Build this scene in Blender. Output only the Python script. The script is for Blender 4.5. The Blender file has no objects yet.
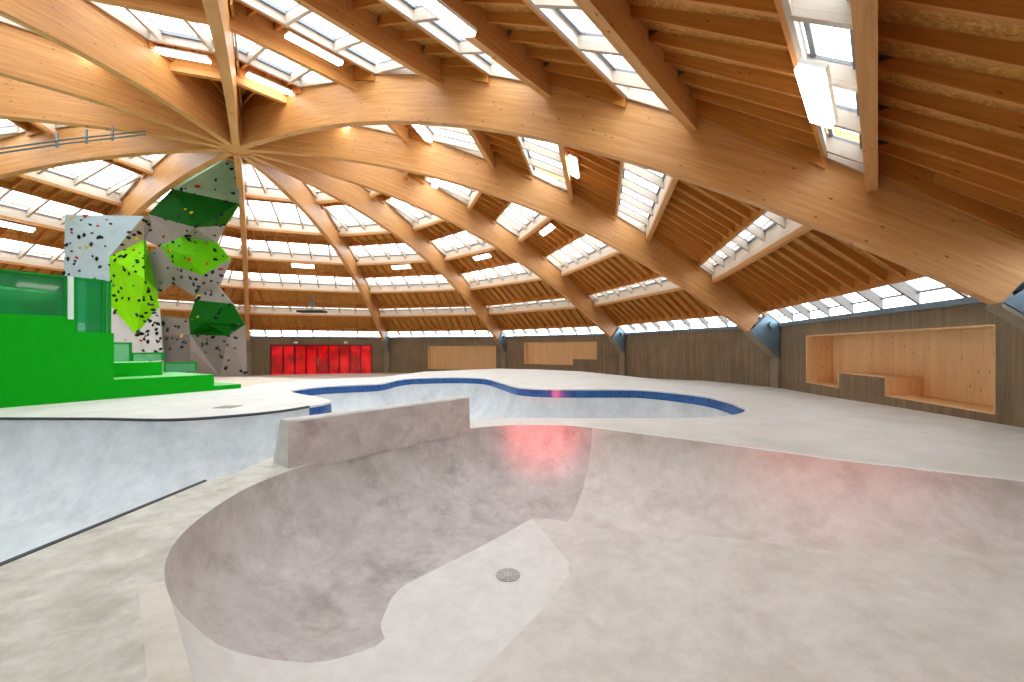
import bpy, bmesh, math, random
from mathutils import Vector, Matrix
from mathutils.geometry import delaunay_2d_cdt
random.seed(7)
sc = bpy.context.scene
COL = sc.collection
# ------------------------------------------------------------------ site frame
# origin on the hall floor under the photographer, +Y the way the camera looks
F, V0, EYE = 399.0, 347.64, 2.3
B0, PH = -0.60432, 0.03769            # bearing of the dome centre, rotation of the arch fan
DC = 18.4874
R = 20.0
CX, CY = DC * math.sin(B0), DC * math.cos(B0)
DECK = EYE - 1.35
C5 = (0.376177, -0.025965, -0.177116, -0.237808, 0.0965967)
def prof(r):                          # underside of the arches, height above the floor
    q = r / R
    return EYE + R * (C5[0] + C5[1]*q + C5[2]*q*q + C5[3]*q**3 + C5[4]*q**4)
def th(k): return B0 + PH + k * math.pi / 6
def pol(r, k): return (CX + r*math.sin(th(k)), CY + r*math.cos(th(k)))
def at_z(u, v, z):                    # photograph point -> place on the level z
    s = (z - EYE) * F / (V0 - v)
    return ((u-512)/F*s, s)
def at_s(u, v, s): return Vector(((u-512)/F*s, s, EYE + (V0-v)/F*s))

# ------------------------------------------------------------------ helpers
def link(o, parent=None):
    COL.objects.link(o)
    if parent is not None: o.parent = parent
    return o
class MB:
    def __init__(s): s.v=[]; s.f=[]; s.uv=[]; s.m=[]
    def face(s, pts, uvs=None, mi=0):
        i=len(s.v); s.v += [tuple(p) for p in pts]; s.f.append(tuple(range(i,i+len(pts))))
        s.uv.append(uvs if uvs else [(p[0],p[1]) for p in pts]); s.m.append(mi)
    def hexa(s, a, b, mi=0, lx=0.0):
        # a, b: end quads (same winding); UV u runs from a to b
        L=(Vector(a[0])-Vector(b[0])).length
        o=random.random()*30; w=0.0
        for i in range(4):
            j=(i+1)%4; d=(Vector(a[i])-Vector(a[j])).length
            s.face([a[i],a[j],b[j],b[i]],[(o,o+w),(o,o+w+d),(o+L,o+w+d),(o+L,o+w)],mi); w+=d
        e=(Vector(a[0])-Vector(a[1])).length; g=(Vector(a[1])-Vector(a[2])).length
        s.face(list(reversed(a)),[(o,o),(o+g*.2,o),(o+g*.2,o+e),(o,o+e)],mi)
        s.face(b,[(o,o),(o,o+e),(o+g*.2,o+e),(o+g*.2,o)],mi)
    def beam(s, p, q, w, h, mi=0, up=(0,0,1)):
        # p,q: middle of the lower edge
        p=Vector(p); q=Vector(q); d=(q-p).normalized(); u=Vector(up); r=d.cross(u).normalized(); u2=Vector(up)
        def quad(c): return [c-r*w/2, c+r*w/2, c+r*w/2+u2*h, c-r*w/2+u2*h]
        s.hexa(quad(p),quad(q),mi)
    def box(s, x0,x1,y0,y1,z0,z1,mi=0, M=None):
        a=[Vector(t) for t in ((x0,y0,z0),(x0,y1,z0),(x0,y1,z1),(x0,y0,z1))]
        b=[Vector(t) for t in ((x1,y0,z0),(x1,y1,z0),(x1,y1,z1),(x1,y0,z1))]
        if M is not None: a=[M@t for t in a]; b=[M@t for t in b]
        s.hexa(a,b,mi)
    def tube(s, pts, r, n=8, mi=0, closed=False):
        P=[Vector(p) for p in pts]; rings=[]
        for i,p in enumerate(P):
            if closed: d=P[(i+1)%len(P)]-P[i-1]
            else: d=P[min(i+1,len(P)-1)]-P[max(i-1,0)]
            d.normalize(); a=d.orthogonal() if abs(d.z)>.9 else d.cross(Vector((0,0,1))); a.normalize(); b=d.cross(a)
            rings.append([p+(a*math.cos(t)+b*math.sin(t))*r for t in [2*math.pi*k/n for k in range(n)]])
        m=len(P) if closed else len(P)-1
        for i in range(m):
            A,Bq=rings[i],rings[(i+1)%len(P)]
            for k in range(n):
                l=(k+1)%n; s.face([A[k],A[l],Bq[l],Bq[k]],None,mi)
        if not closed:
            s.face(list(reversed(rings[0])),None,mi); s.face(rings[-1],None,mi)
    def prism(s, poly, z0, z1, mi=0):
        n=len(poly)
        s.face([(x,y,z1) for x,y in poly],None,mi); s.face([(x,y,z0) for x,y in reversed(poly)],None,mi)
        for i in range(n):
            (x,y),(X,Y)=poly[i],poly[(i+1)%n]; L=math.hypot(X-x,Y-y)
            s.face([(x,y,z0),(X,Y,z0),(X,Y,z1),(x,y,z1)],[(0,0),(L,0),(L,z1-z0),(0,z1-z0)],mi)
    def build(s, name, mats, parent=None, smooth=False, merge=False, bevel=0):
        me=bpy.data.meshes.new(name); me.from_pydata(s.v,[],s.f)
        uvl=me.uv_layers.new(name='UVMap'); k=0
        for fi,u in enumerate(s.uv):
            for c in u: uvl.data[k].uv=c; k+=1
        if not isinstance(mats,(list,tuple)): mats=[mats]
        for m in mats: me.materials.append(m)
        for p,mi in zip(me.polygons,s.m): p.material_index=mi; p.use_smooth=smooth
        bm=bmesh.new(); bm.from_mesh(me)
        if merge or bevel: bmesh.ops.remove_doubles(bm,verts=bm.verts,dist=1e-4)
        bmesh.ops.recalc_face_normals(bm,faces=bm.faces)
        if bevel:
            bmesh.ops.bevel(bm,geom=bm.edges[:],offset=bevel,segments=2,profile=.5,affect='EDGES')
        bm.to_mesh(me); bm.free()
        o=bpy.data.objects.new(name,me); return link(o,parent)
def tag(o,label=None,cat=None,group=None,kind=None):
    if label: o['label']=label
    if cat: o['category']=cat
    if group: o['group']=group
    if kind: o['kind']=kind
    return o
def empty(name,loc):
    o=bpy.data.objects.new(name,None); o.location=loc; o.empty_display_size=.2; return link(o)
def adopt(root,*objs):
    for o in objs:
        o.parent=root; o.matrix_parent_inverse=Matrix.Translation(-Vector(root.location))
def local(root): return root
def catmull(P,n,closed=True):
    out=[]; m=len(P)
    rng=range(m if closed else m-1)
    for i in rng:
        p=[P[(i+j)%m] if closed else P[min(max(i+j,0),m-1)] for j in (-1,0,1,2)]
        L=math.dist(p[1],p[2]); k=max(1,int(round(L/n)))
        for t in [q/k for q in range(k)]:
            out.append(tuple(.5*(2*b+(c-a)*t+(2*a-5*b+4*c-d)*t*t+(3*b-a-3*c+d)*t**3) for a,b,c,d in zip(*p)))
    if not closed: out.append(tuple(P[-1]))
    return out
def inside(p,poly):
    x,y=p; c=False; n=len(poly); j=n-1
    for i in range(n):
        xi,yi=poly[i][0],poly[i][1]; xj,yj=poly[j][0],poly[j][1]
        if (yi>y)!=(yj>y) and x<(xj-xi)*(y-yi)/(yj-yi)+xi: c=not c
        j=i
    return c
def nearest(p,poly,closed=True):
    x,y=p; best=(1e9,0); n=len(poly)
    for i in range(n if closed else n-1):
        ax,ay=poly[i][0],poly[i][1]; bx,by=poly[(i+1)%n][0],poly[(i+1)%n][1]
        dx,dy=bx-ax,by-ay; l=dx*dx+dy*dy
        t=0 if l==0 else max(0,min(1,((x-ax)*dx+(y-ay)*dy)/l))
        d=(x-ax-t*dx)**2+(y-ay-t*dy)**2
        if d<best[0]: best=(d,i+t)
    return math.sqrt(best[0]),best[1]

# ------------------------------------------------------------------ materials
def new_mat(name):
    m=bpy.data.materials.new(name); m.use_nodes=True; nt=m.node_tree
    return m,nt,nt.nodes,nt.links,nt.nodes['Principled BSDF']
def srgb(c):
    f=lambda x: x/12.92 if x<=.04045 else ((x+.055)/1.055)**2.4
    return tuple(f(x/255) for x in c)+(1,)
def plain(name,c,rough=.5,metal=0,emit=0,ec=None):
    m,nt,N,L,b=new_mat(name); b.inputs['Base Color'].default_value=srgb(c)
    b.inputs['Roughness'].default_value=rough; b.inputs['Metallic'].default_value=metal; b.inputs['Specular IOR Level'].default_value=.12 if not metal else .5
    if emit:
        b.inputs['Emission Color'].default_value=srgb(ec or c); b.inputs['Emission Strength'].default_value=emit
    return m
def ramp(N,stops):
    r=N.new('ShaderNodeValToRGB'); e=r.color_ramp.elements
    while len(e)<len(stops): e.new(.5)
    for i,(p,c) in enumerate(stops): e[i].position=p; e[i].color=srgb(c) if len(c)==3 else c
    return r
def mapped(N,L,src,scale,loc=(0,0,0)):
    t=N.new('ShaderNodeTexCoord'); mp=N.new('ShaderNodeMapping'); L.new(t.outputs[src],mp.inputs[0])
    mp.inputs['Scale'].default_value=scale; mp.inputs['Location'].default_value=loc; return mp
def noise(N,L,mp,scale,detail=4,rough=.55,dist=0):
    n=N.new('ShaderNodeTexNoise'); L.new(mp.outputs[0],n.inputs['Vector'])
    n.inputs['Scale'].default_value=scale; n.inputs['Detail'].default_value=detail
    n.inputs['Roughness'].default_value=rough; n.inputs['Distortion'].default_value=dist; return n
def mixc(N,L,a,b,fac,mode='MIX'):
    x=N.new('ShaderNodeMix'); x.data_type='RGBA'; x.blend_type=mode
    for sock,val in ((6,a),(7,b)):
        if hasattr(val,'outputs'): L.new(val.outputs[0],x.inputs[sock])
        elif hasattr(val,'is_output'): L.new(val,x.inputs[sock])
        else: x.inputs[sock].default_value=srgb(val)
    if hasattr(fac,'is_output'): L.new(fac,x.inputs[0])
    else: x.inputs[0].default_value=fac
    return x.outputs[2]
def wood(name,lo,mid,hi,knot=(110,60,25),lam=.042,rough=.45,knots=.85,spec=.35,coord='UV'):
    m,nt,N,L,b=new_mat(name)
    mp=mapped(N,L,coord,(.5,9,9)); n=noise(N,L,mp,1.6,5,.6,.6)
    r=ramp(N,[(.15,lo),(.5,mid),(.88,hi)]); L.new(n.outputs['Fac'],r.inputs[0])
    mp2=mapped(N,L,coord,(.22,1/lam,1)); br=N.new('ShaderNodeTexBrick'); L.new(mp2.outputs[0],br.inputs['Vector'])
    br.inputs['Color1'].default_value=(1,1,1,1); br.inputs['Color2'].default_value=(.87,.85,.82,1); br.inputs['Mortar'].default_value=(.74,.68,.62,1)
    br.inputs['Scale'].default_value=1; br.inputs['Mortar Size'].default_value=.012; br.inputs['Brick Width'].default_value=90.0; br.inputs['Row Height'].default_value=1.0
    c=mixc(N,L,r,br,.75,'MULTIPLY')
    mp3=mapped(N,L,coord,(3.4,7.5,7)); vo=N.new('ShaderNodeTexVoronoi'); L.new(mp3.outputs[0],vo.inputs['Vector']); vo.inputs['Scale'].default_value=1
    sp=N.new('ShaderNodeSeparateColor'); L.new(vo.outputs['Color'],sp.inputs[0])
    rr=ramp(N,[(.06,(1,1,1,1)),(.15,(0,0,0,1))]); L.new(vo.outputs['Distance'],rr.inputs[0])
    gt=N.new('ShaderNodeMath'); gt.operation='GREATER_THAN'; L.new(sp.outputs[0],gt.inputs[0]); gt.inputs[1].default_value=.3
    mu=N.new('ShaderNodeMath'); mu.operation='MULTIPLY'; L.new(rr.outputs[0],mu.inputs[0]); L.new(gt.outputs[0],mu.inputs[1])
    mk=N.new('ShaderNodeMath'); mk.operation='MULTIPLY'; L.new(mu.outputs[0],mk.inputs[0]); mk.inputs[1].default_value=knots
    c=mixc(N,L,c,knot,mk.outputs[0]); L.new(c,b.inputs['Base Color'])
    b.inputs['Roughness'].default_value=rough; b.inputs['Specular IOR Level'].default_value=spec
    return m
def concrete(name,cols,big=.35,fine=5,rough=.55,stain=None,amt=.5,bump=.15,spec=.4,coord='Object'):
    m,nt,N,L,b=new_mat(name)
    mp=mapped(N,L,coord,(1,1,1)); n=noise(N,L,mp,big*4,9,.72,.15)
    r=ramp(N,[(.3,cols[0]),(.5,cols[1]),(.72,cols[2])]); L.new(n.outputs['Fac'],r.inputs[0])
    n2=noise(N,L,mp,fine*1.6,10,.74,.3); r2=ramp(N,[(.34,(.80,.79,.78,1)),(.58,(1,1,1,1))]); L.new(n2.outputs['Fac'],r2.inputs[0])
    c=mixc(N,L,r,r2,amt,'MULTIPLY')
    if stain:
        n3=noise(N,L,mapped(N,L,coord,(1,1,1),(7,3,1)),big*3.2,8,.7,.3); r3=ramp(N,[(.52,(0,0,0,1)),(.68,(1,1,1,1))]); L.new(n3.outputs['Fac'],r3.inputs[0])
        sc_=N.new('ShaderNodeMath'); sc_.operation='MULTIPLY'; L.new(r3.outputs[0],sc_.inputs[0]); sc_.inputs[1].default_value=.6
        c=mixc(N,L,c,stain,sc_.outputs[0])
    L.new(c,b.inputs['Base Color']); b.inputs['Roughness'].default_value=rough; b.inputs['Specular IOR Level'].default_value=spec
    if bump:
        bp=N.new('ShaderNodeBump'); bp.inputs['Strength'].default_value=bump; bp.inputs['Distance'].default_value=.02
        L.new(n2.outputs['Fac'],bp.inputs['Height']); L.new(bp.outputs[0],b.inputs['Normal'])
    return m
def board_concrete(name):
    m,nt,N,L,b=new_mat(name)
    mp=mapped(N,L,'UV',(5.5,.25,1)); n=noise(N,L,mp,1.5,4,.65)
    r=ramp(N,[(.3,(122,106,82)),(.5,(138,121,95)),(.7,(158,140,112))]); L.new(n.outputs['Fac'],r.inputs[0])
    mp2=mapped(N,L,'UV',(.5,.7,1)); n2=noise(N,L,mp2,1.3,5,.6); r2=ramp(N,[(.3,(.66,.66,.66,1)),(.65,(1,1,1,1))]); L.new(n2.outputs['Fac'],r2.inputs[0])
    c=mixc(N,L,r,r2,.8,'MULTIPLY'); L.new(c,b.inputs['Base Color']); b.inputs['Roughness'].default_value=.75
    bp=N.new('ShaderNodeBump'); bp.inputs['Strength'].default_value=.3; bp.inputs['Distance'].default_value=.03
    L.new(n.outputs['Fac'],bp.inputs['Height']); L.new(bp.outputs[0],b.inputs['Normal'])
    return m
def glass(name,col,gl=.08,rough=.05,alpha=.9):
    m,nt,N,L,b=new_mat(name); out=N['Material Output']
    tr=N.new('ShaderNodeBsdfTransparent'); tr.inputs[0].default_value=col
    gs=N.new('ShaderNodeBsdfGlossy'); gs.inputs['Roughness'].default_value=rough
    mx=N.new('ShaderNodeMixShader'); mx.inputs[0].default_value=gl; L.new(tr.outputs[0],mx.inputs[1]); L.new(gs.outputs[0],mx.inputs[2])
    if alpha<1:
        df=N.new('ShaderNodeBsdfDiffuse'); df.inputs[0].default_value=col
        m2=N.new('ShaderNodeMixShader'); m2.inputs[0].default_value=1-alpha; L.new(mx.outputs[0],m2.inputs[1]); L.new(df.outputs[0],m2.inputs[2]); mx=m2
    L.new(mx.outputs[0],out.inputs[0]); return m

M={}
M['arch']=wood('glulam spruce',(196,134,72),(215,157,95),(234,186,128))
M['purlin']=wood('purlin spruce',(200,138,76),(217,158,94),(233,182,120))
M['joist']=wood('joist spruce',(176,108,42),(198,130,58),(214,150,76),lam=.3,knots=.7)
M['reveal']=wood('pale lining board',(234,216,194),(240,226,208),(246,235,221),lam=.3,knots=.3)  # skylight falling on the purlins' inner faces, put into the wood colour
M['clad']=wood('skylight joist board',(184,168,150),(194,179,163),(204,190,176),lam=.3,knots=.2)  # same joist wood, toned pale for the light inside the skylights
M['clad_grey']=wood('eaves joist board',(120,112,104),(132,124,116),(142,134,126),lam=.3,knots=.2)  # greyer version of the skylit tone for the eaves joists
M['niche']=wood('spruce board panel',(226,184,130),(238,202,152),(245,216,172),lam=.2,knots=.8,coord='UV')
def osb():
    m,nt,N,L,b=new_mat('OSB board'); mp=mapped(N,L,'Object',(1,1,1))
    vo=N.new('ShaderNodeTexVoronoi'); vo.inputs['Scale'].default_value=30; 
    n=noise(N,L,mp,5,3); ad=mixc(N,L,mp.outputs[0],n.outputs['Color'],.25); L.new(ad,vo.inputs['Vector'])
    sp=N.new('ShaderNodeSeparateColor'); L.new(vo.outputs['Color'],sp.inputs[0])
    r=ramp(N,[(0,(168,112,46)),(.5,(192,136,62)),(1,(212,158,82))]); L.new(sp.outputs[0],r.inputs[0]); L.new(r.outputs[0],b.inputs['Base Color'])
    b.inputs['Roughness'].default_value=.7; return m
M['osb']=osb()
M['deck']=concrete('pale deck concrete',[(198,197,189),(212,210,202),(223,221,214)],.3,4,.5,(205,196,178),.35)
M['near']=concrete('weathered deck concrete',[(178,177,163),(204,202,191),(226,225,217)],.8,3,.6,(160,157,134),.7)
M['band']=concrete('cream coping concrete',[(204,198,184),(216,211,198),(226,221,209)],.7,5,.6,(196,186,164),.5)
M['hall']=concrete('hall floor concrete',[(190,172,150),(204,187,166),(214,199,180)],.2,3,.6)
M['trans']=concrete('trowelled mauve concrete',[(176,168,163),(196,188,183),(213,207,203)],.55,3.2,.5,(140,128,118),.7,.1)  # mauve pour that also carries the shade up to the crease
M['quarter']=concrete('pinkish concrete',[(206,196,190),(219,211,205),(230,223,218)],.45,3.2,.45,(186,168,158),.6,.1)
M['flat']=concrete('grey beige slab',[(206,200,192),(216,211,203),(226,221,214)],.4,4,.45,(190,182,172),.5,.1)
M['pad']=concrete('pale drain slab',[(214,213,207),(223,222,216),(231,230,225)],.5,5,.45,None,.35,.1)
M['lip']=concrete('pale trowelled lip',[(222,219,211),(230,227,220),(236,233,227)],.6,6,.5)  # highlight on the bowl's edge, put into colour
M['pool']=concrete('cool pool plaster',[(186,193,195),(203,209,211),(217,221,223)],.4,3,.4,(178,182,184),.5,.06)
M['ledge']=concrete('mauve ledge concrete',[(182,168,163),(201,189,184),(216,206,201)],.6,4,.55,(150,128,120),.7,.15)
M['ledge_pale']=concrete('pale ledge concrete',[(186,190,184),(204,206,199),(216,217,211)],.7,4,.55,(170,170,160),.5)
M['wall']=board_concrete('board marked concrete')
M['pilaster']=concrete('smooth grey concrete',[(128,118,100),(146,136,118),(160,150,132)],.6,5,.7)
M['steel']=plain('blue grey steel',(112,134,148),.4,.4)
M['hanger']=plain('dull hanger plate',(104,90,74),.6,.2)
M['pipe']=plain('grey pipe',(112,122,124),.45,.4)
M['dark_steel']=plain('dark steel',(52,54,58),.45,.6)
M['frame']=plain('skylight frame',(120,122,126),.5,.2)
M['skyglass']=glass('skylight glass',(.97,.98,1,1),.04,.1)
M['coping']=plain('steel coping',(70,72,76),.4,.8)
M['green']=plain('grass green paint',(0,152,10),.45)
M['green_top']=plain('green tread paint',(150,226,150),.25)  # pale green holds the skylight reflected on the glossy treads
M['green_frame']=plain('green metal frame',(4,128,40),.4)
M['gglass']=glass('green tinted glass',(.03,.42,.13,1),.04,.03,.68)
M['gglass_pale']=glass('pale green glass',(.2,.6,.32,1),.06,.03,.6)
M['white_post']=plain('pale guard post',(205,226,214),.3,.3)
M['red_frame']=plain('red door frame',(96,4,8),.4)
def redglass():
    m,nt,N,L,b=new_mat('red glass'); mp=mapped(N,L,'Object',(1,1,1)); n=noise(N,L,mp,.9,3)
    r=ramp(N,[(.36,(130,0,4)),(.6,(205,0,8))]); L.new(n.outputs['Fac'],r.inputs[0]); L.new(r.outputs[0],b.inputs['Base Color'])
    L.new(r.outputs[0],b.inputs['Emission Color']); b.inputs['Emission Strength'].default_value=.7; b.inputs['Roughness'].default_value=.12
    return m
M['redglass']=redglass()
M['lamp']=plain('lamp diffuser',(255,255,250),.4,0,9,(255,250,238))
M['lamp_body']=plain('lamp housing',(235,235,232),.4)
def tiles():
    m,nt,N,L,b=new_mat('blue mosaic tile'); mp=mapped(N,L,'UV',(1,1,1)); br=N.new('ShaderNodeTexBrick'); L.new(mp.outputs[0],br.inputs[0])
    br.inputs['Color1'].default_value=srgb((30,72,132)); br.inputs['Color2'].default_value=srgb((42,92,156)); br.inputs['Mortar'].default_value=srgb((60,104,156))
    br.inputs['Scale'].default_value=1; br.offset=0; br.inputs['Brick Width'].default_value=.15; br.inputs['Row Height'].default_value=.15; br.inputs['Mortar Size'].default_value=.006
    n=noise(N,L,mp,.8,2); r=ramp(N,[(.62,(0,0,0,1)),(.72,(1,1,1,1))]); L.new(n.outputs['Fac'],r.inputs[0])
    L.new(mixc(N,L,br,(110,70,150),r.outputs[0]),b.inputs['Base Color']); b.inputs['Roughness'].default_value=.25; return m
M['tile']=tiles()
def panelmat(name,c):
    return concrete(name,[tuple(int(x*.95) for x in c),c,tuple(min(255,int(x*1.04)) for x in c)],.5,8,.7,None,.15,.05,.08)
M['cl_blue']=panelmat('pale grey climbing panel',(186,210,220))
M['cl_white']=panelmat('white climbing panel',(216,212,213))
M['cl_tan']=panelmat('taupe climbing panel',(178,166,148))
M['cl_lime']=panelmat('lime climbing panel',(138,222,6))
M['cl_lime2']=panelmat('leaf green climbing panel',(96,182,8))
M['cl_dark']=panelmat('dark green climbing panel',(6,84,4))
M['cl_dark2']=panelmat('moss green climbing panel',(40,96,14))
M['cl_sage']=panelmat('sage climbing panel',(140,168,138))
M['cl_grey']=panelmat('grey climbing panel',(150,144,138))
M['cl_grey2']=panelmat('dark grey climbing panel',(116,108,102))
M['cl_brown']=panelmat('brown grey climbing panel',(136,124,116))
HOLD=[plain('hold black',(28,30,34),.6),plain('hold red',(190,52,40),.6),plain('hold yellow',(224,190,40),.6),plain('hold dark blue',(30,60,70),.6),plain('hold violet',(96,70,110),.6)]

# ------------------------------------------------------------------ dome frame
TAN15=math.tan(math.radians(15)); COS15=math.cos(math.radians(15))
AW=.24
ARCH_LABEL={
 0:'slim glulam arch seen edge-on right beside the climbing wall',
 1:'glulam arch landing on the far wall between the red doors and the plain timber niche',
 2:'glulam arch landing on the far wall between the two far timber niches',
 3:'glulam arch landing at the far right end of the stepped timber niche',
 4:'glulam arch landing on the wall just left of the large bench niche',
 5:'biggest glulam arch sweeping across to the right edge above the large bench niche',
 6:'glulam arch running straight overhead from the hub to the top edge of the picture',
 7:'steepest glulam arch at upper left, topmost at the left edge',
 8:'glulam arch at upper left, second from the top at the left edge',
 9:'glulam arch at upper left, third from the top, above the pipe run',
 10:'lowest bowed glulam arch at the left edge, beneath the pipe run',
 11:'short bright glulam arch dropping behind the pale climbing tower'}
def arch(k):
    root=empty('roof_arch',(pol(20.1,k)[0],pol(20.1,k)[1],prof(20.1)))
    tag(root,ARCH_LABEL[k],'roof beam','glulam arches fanning out from the roof hub')
    mb=MB(); t=th(k); side=Vector((math.cos(t),-math.sin(t),0)); rad=Vector((math.sin(t),math.cos(t),0))
    C=Vector((CX,CY,0)); n=48; rows=[]; u=0; last=None
    for i in range(n+1):
        r=.45+(20.0-.45)*i/n; z=prof(r); e=.01; sl=(prof(r+e)-prof(r-e))/(2*e)
        nr=Vector((-sl,1)).normalized(); d=1.62
        if r>16: d=1.62-.32*(r-16)/4
        if r<2.5: d=1.62
        p=C+rad*r+Vector((0,0,z)); q=C+rad*(r+nr.x*d)+Vector((0,0,z+nr.y*d))
        if last is not None: u+=(p-last).length
        last=p; rows.append((p,q,u,d))
    h=side*AW/2; o=k*7.3
    for (p,q,u0,d0),(p2,q2,u1,d1) in zip(rows,rows[1:]):
        for s in (-1,1):
            mb.face([p+h*s,p2+h*s,q2+h*s,q+h*s],[(u0+o,o),(u1+o,o),(u1+o,o+d1),(u0+o,o+d0)])
        mb.face([p-h,p2-h,p2+h,p+h],[(u0+o,o+5),(u1+o,o+5),(u1+o,o+5.04),(u0+o,o+5.04)])
        mb.face([q-h,q2-h,q2+h,q+h],[(u0+o,o+7),(u1+o,o+7),(u1+o,o+7+AW),(u0+o,o+7+AW)])
    for p,q,u0,d0 in (rows[0],rows[-1]): mb.face([p-h,p+h,q+h,q-h],[(0,o),(AW,o),(AW,o+d0),(0,o+d0)])
    b=mb.build('timber_beam',M['arch'],None,merge=True)
    objs=[b]
    # steel shoe reaching to the wall
    if k in (0,1,2,3,4,5,6,11,10):
        g=MB(); w=.17; zw=EYE
        P=[(20.02,prof(20.0)+.02),(20.75,zw+1.35),(21.22,zw+1.05),(21.22,zw-.42)]
        A=[C+rad*r+side*w+Vector((0,0,z)) for r,z in P]; Bq=[C+rad*r-side*w+Vector((0,0,z)) for r,z in P]
        g.hexa(A,Bq); s=g.build('steel_shoe',M['steel'])
        g=MB(); c=C+rad*20.85+Vector((0,0,zw+.9)); g.tube([c-side*.3,c+side*.3],.13,16); pn=g.build('pin',M['steel'])
        g=MB(); A=[Vector(a) for a in (C+rad*19.98+Vector((0,0,prof(20.0)-.05)),C+rad*21.22+Vector((0,0,zw-.5)))]
        g.beam(A[0],A[1],.4,.07); sp=g.build('sole_plate',M['pilaster'])
        g=MB(); 
        for r_,z_ in ((20.1,prof(20)+.25),(20.3,prof(20)+.55),(20.5,prof(20)+.85)):
            g.box(-.06,.06,-.2,.2,-.06,.06,0,Matrix.Translation(C+rad*r_+Vector((0,0,z_)))@Matrix.Rotation(-t,4,'Z'))
        bt=g.build('bolt_block',M['dark_steel'])
        objs+=[s,pn,sp,bt]
    adopt(root,*objs)
for k in range(12): arch(k)
# hub
mb=MB(); zh=prof(.5)+.06
P=[(CX+.56*math.cos(a),CY+.56*math.sin(a)) for a in [i*math.pi/12 for i in range(24)]]
mb.prism(P,zh,zh+1.7); hub=mb.build('roof_hub',M['purlin'])
tag(hub,'round timber hub where all the glulam arches meet high overhead','roof hub')

PR=[3.3,6.6,9.88,12.95,16.0,18.66]
PD=[r*COS15 for r in PR]; PZ=[prof(r)+1.0 for r in PR]
PW=.15; JB=.47; JE=.31; JH=.27
DW=21.3*COS15; ZW=EYE+.88
def ringline(i):     # joist underside: (D0,z0,D1,z1) of ring i (0 = hub ring ... 6 = wall ring)
    if i==0: return .55,prof(.5)+1.0+JB,PD[0]-PW,PZ[0]+JE
    if i==6: return PD[5],PZ[5]+JB,DW-.02,ZW+.10
    return PD[i-1],PZ[i-1]+JB,PD[i]-PW,PZ[i]+JE
BAY={0:'over the red doors',1:'over the plain timber niche',2:'over the stepped timber niche',
 3:'over the bare board-marked wall',4:'over the large bench niche',5:'right of the overhead arch',
 6:'just left of the overhead arch',7:'two bays left of the overhead arch',8:'three bays left of the overhead arch',
 9:'in the bay with the pipe run at left',10:'in the bay left of the climbing tower',11:'in the bay behind the climbing wall'}
RING=['innermost, next to the hub','second out from the hub','third out from the hub','third up from the wall','second up from the wall','lowest, nearest the wall']
wn=0
SKIP_P={(7,5),(7,4),(7,3),(7,2),(8,5),(8,4),(8,3),(8,2),(8,1),(6,5),(6,4),(9,5),(9,4),(9,3),(7,1),(6,3),(9,2)}
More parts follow.
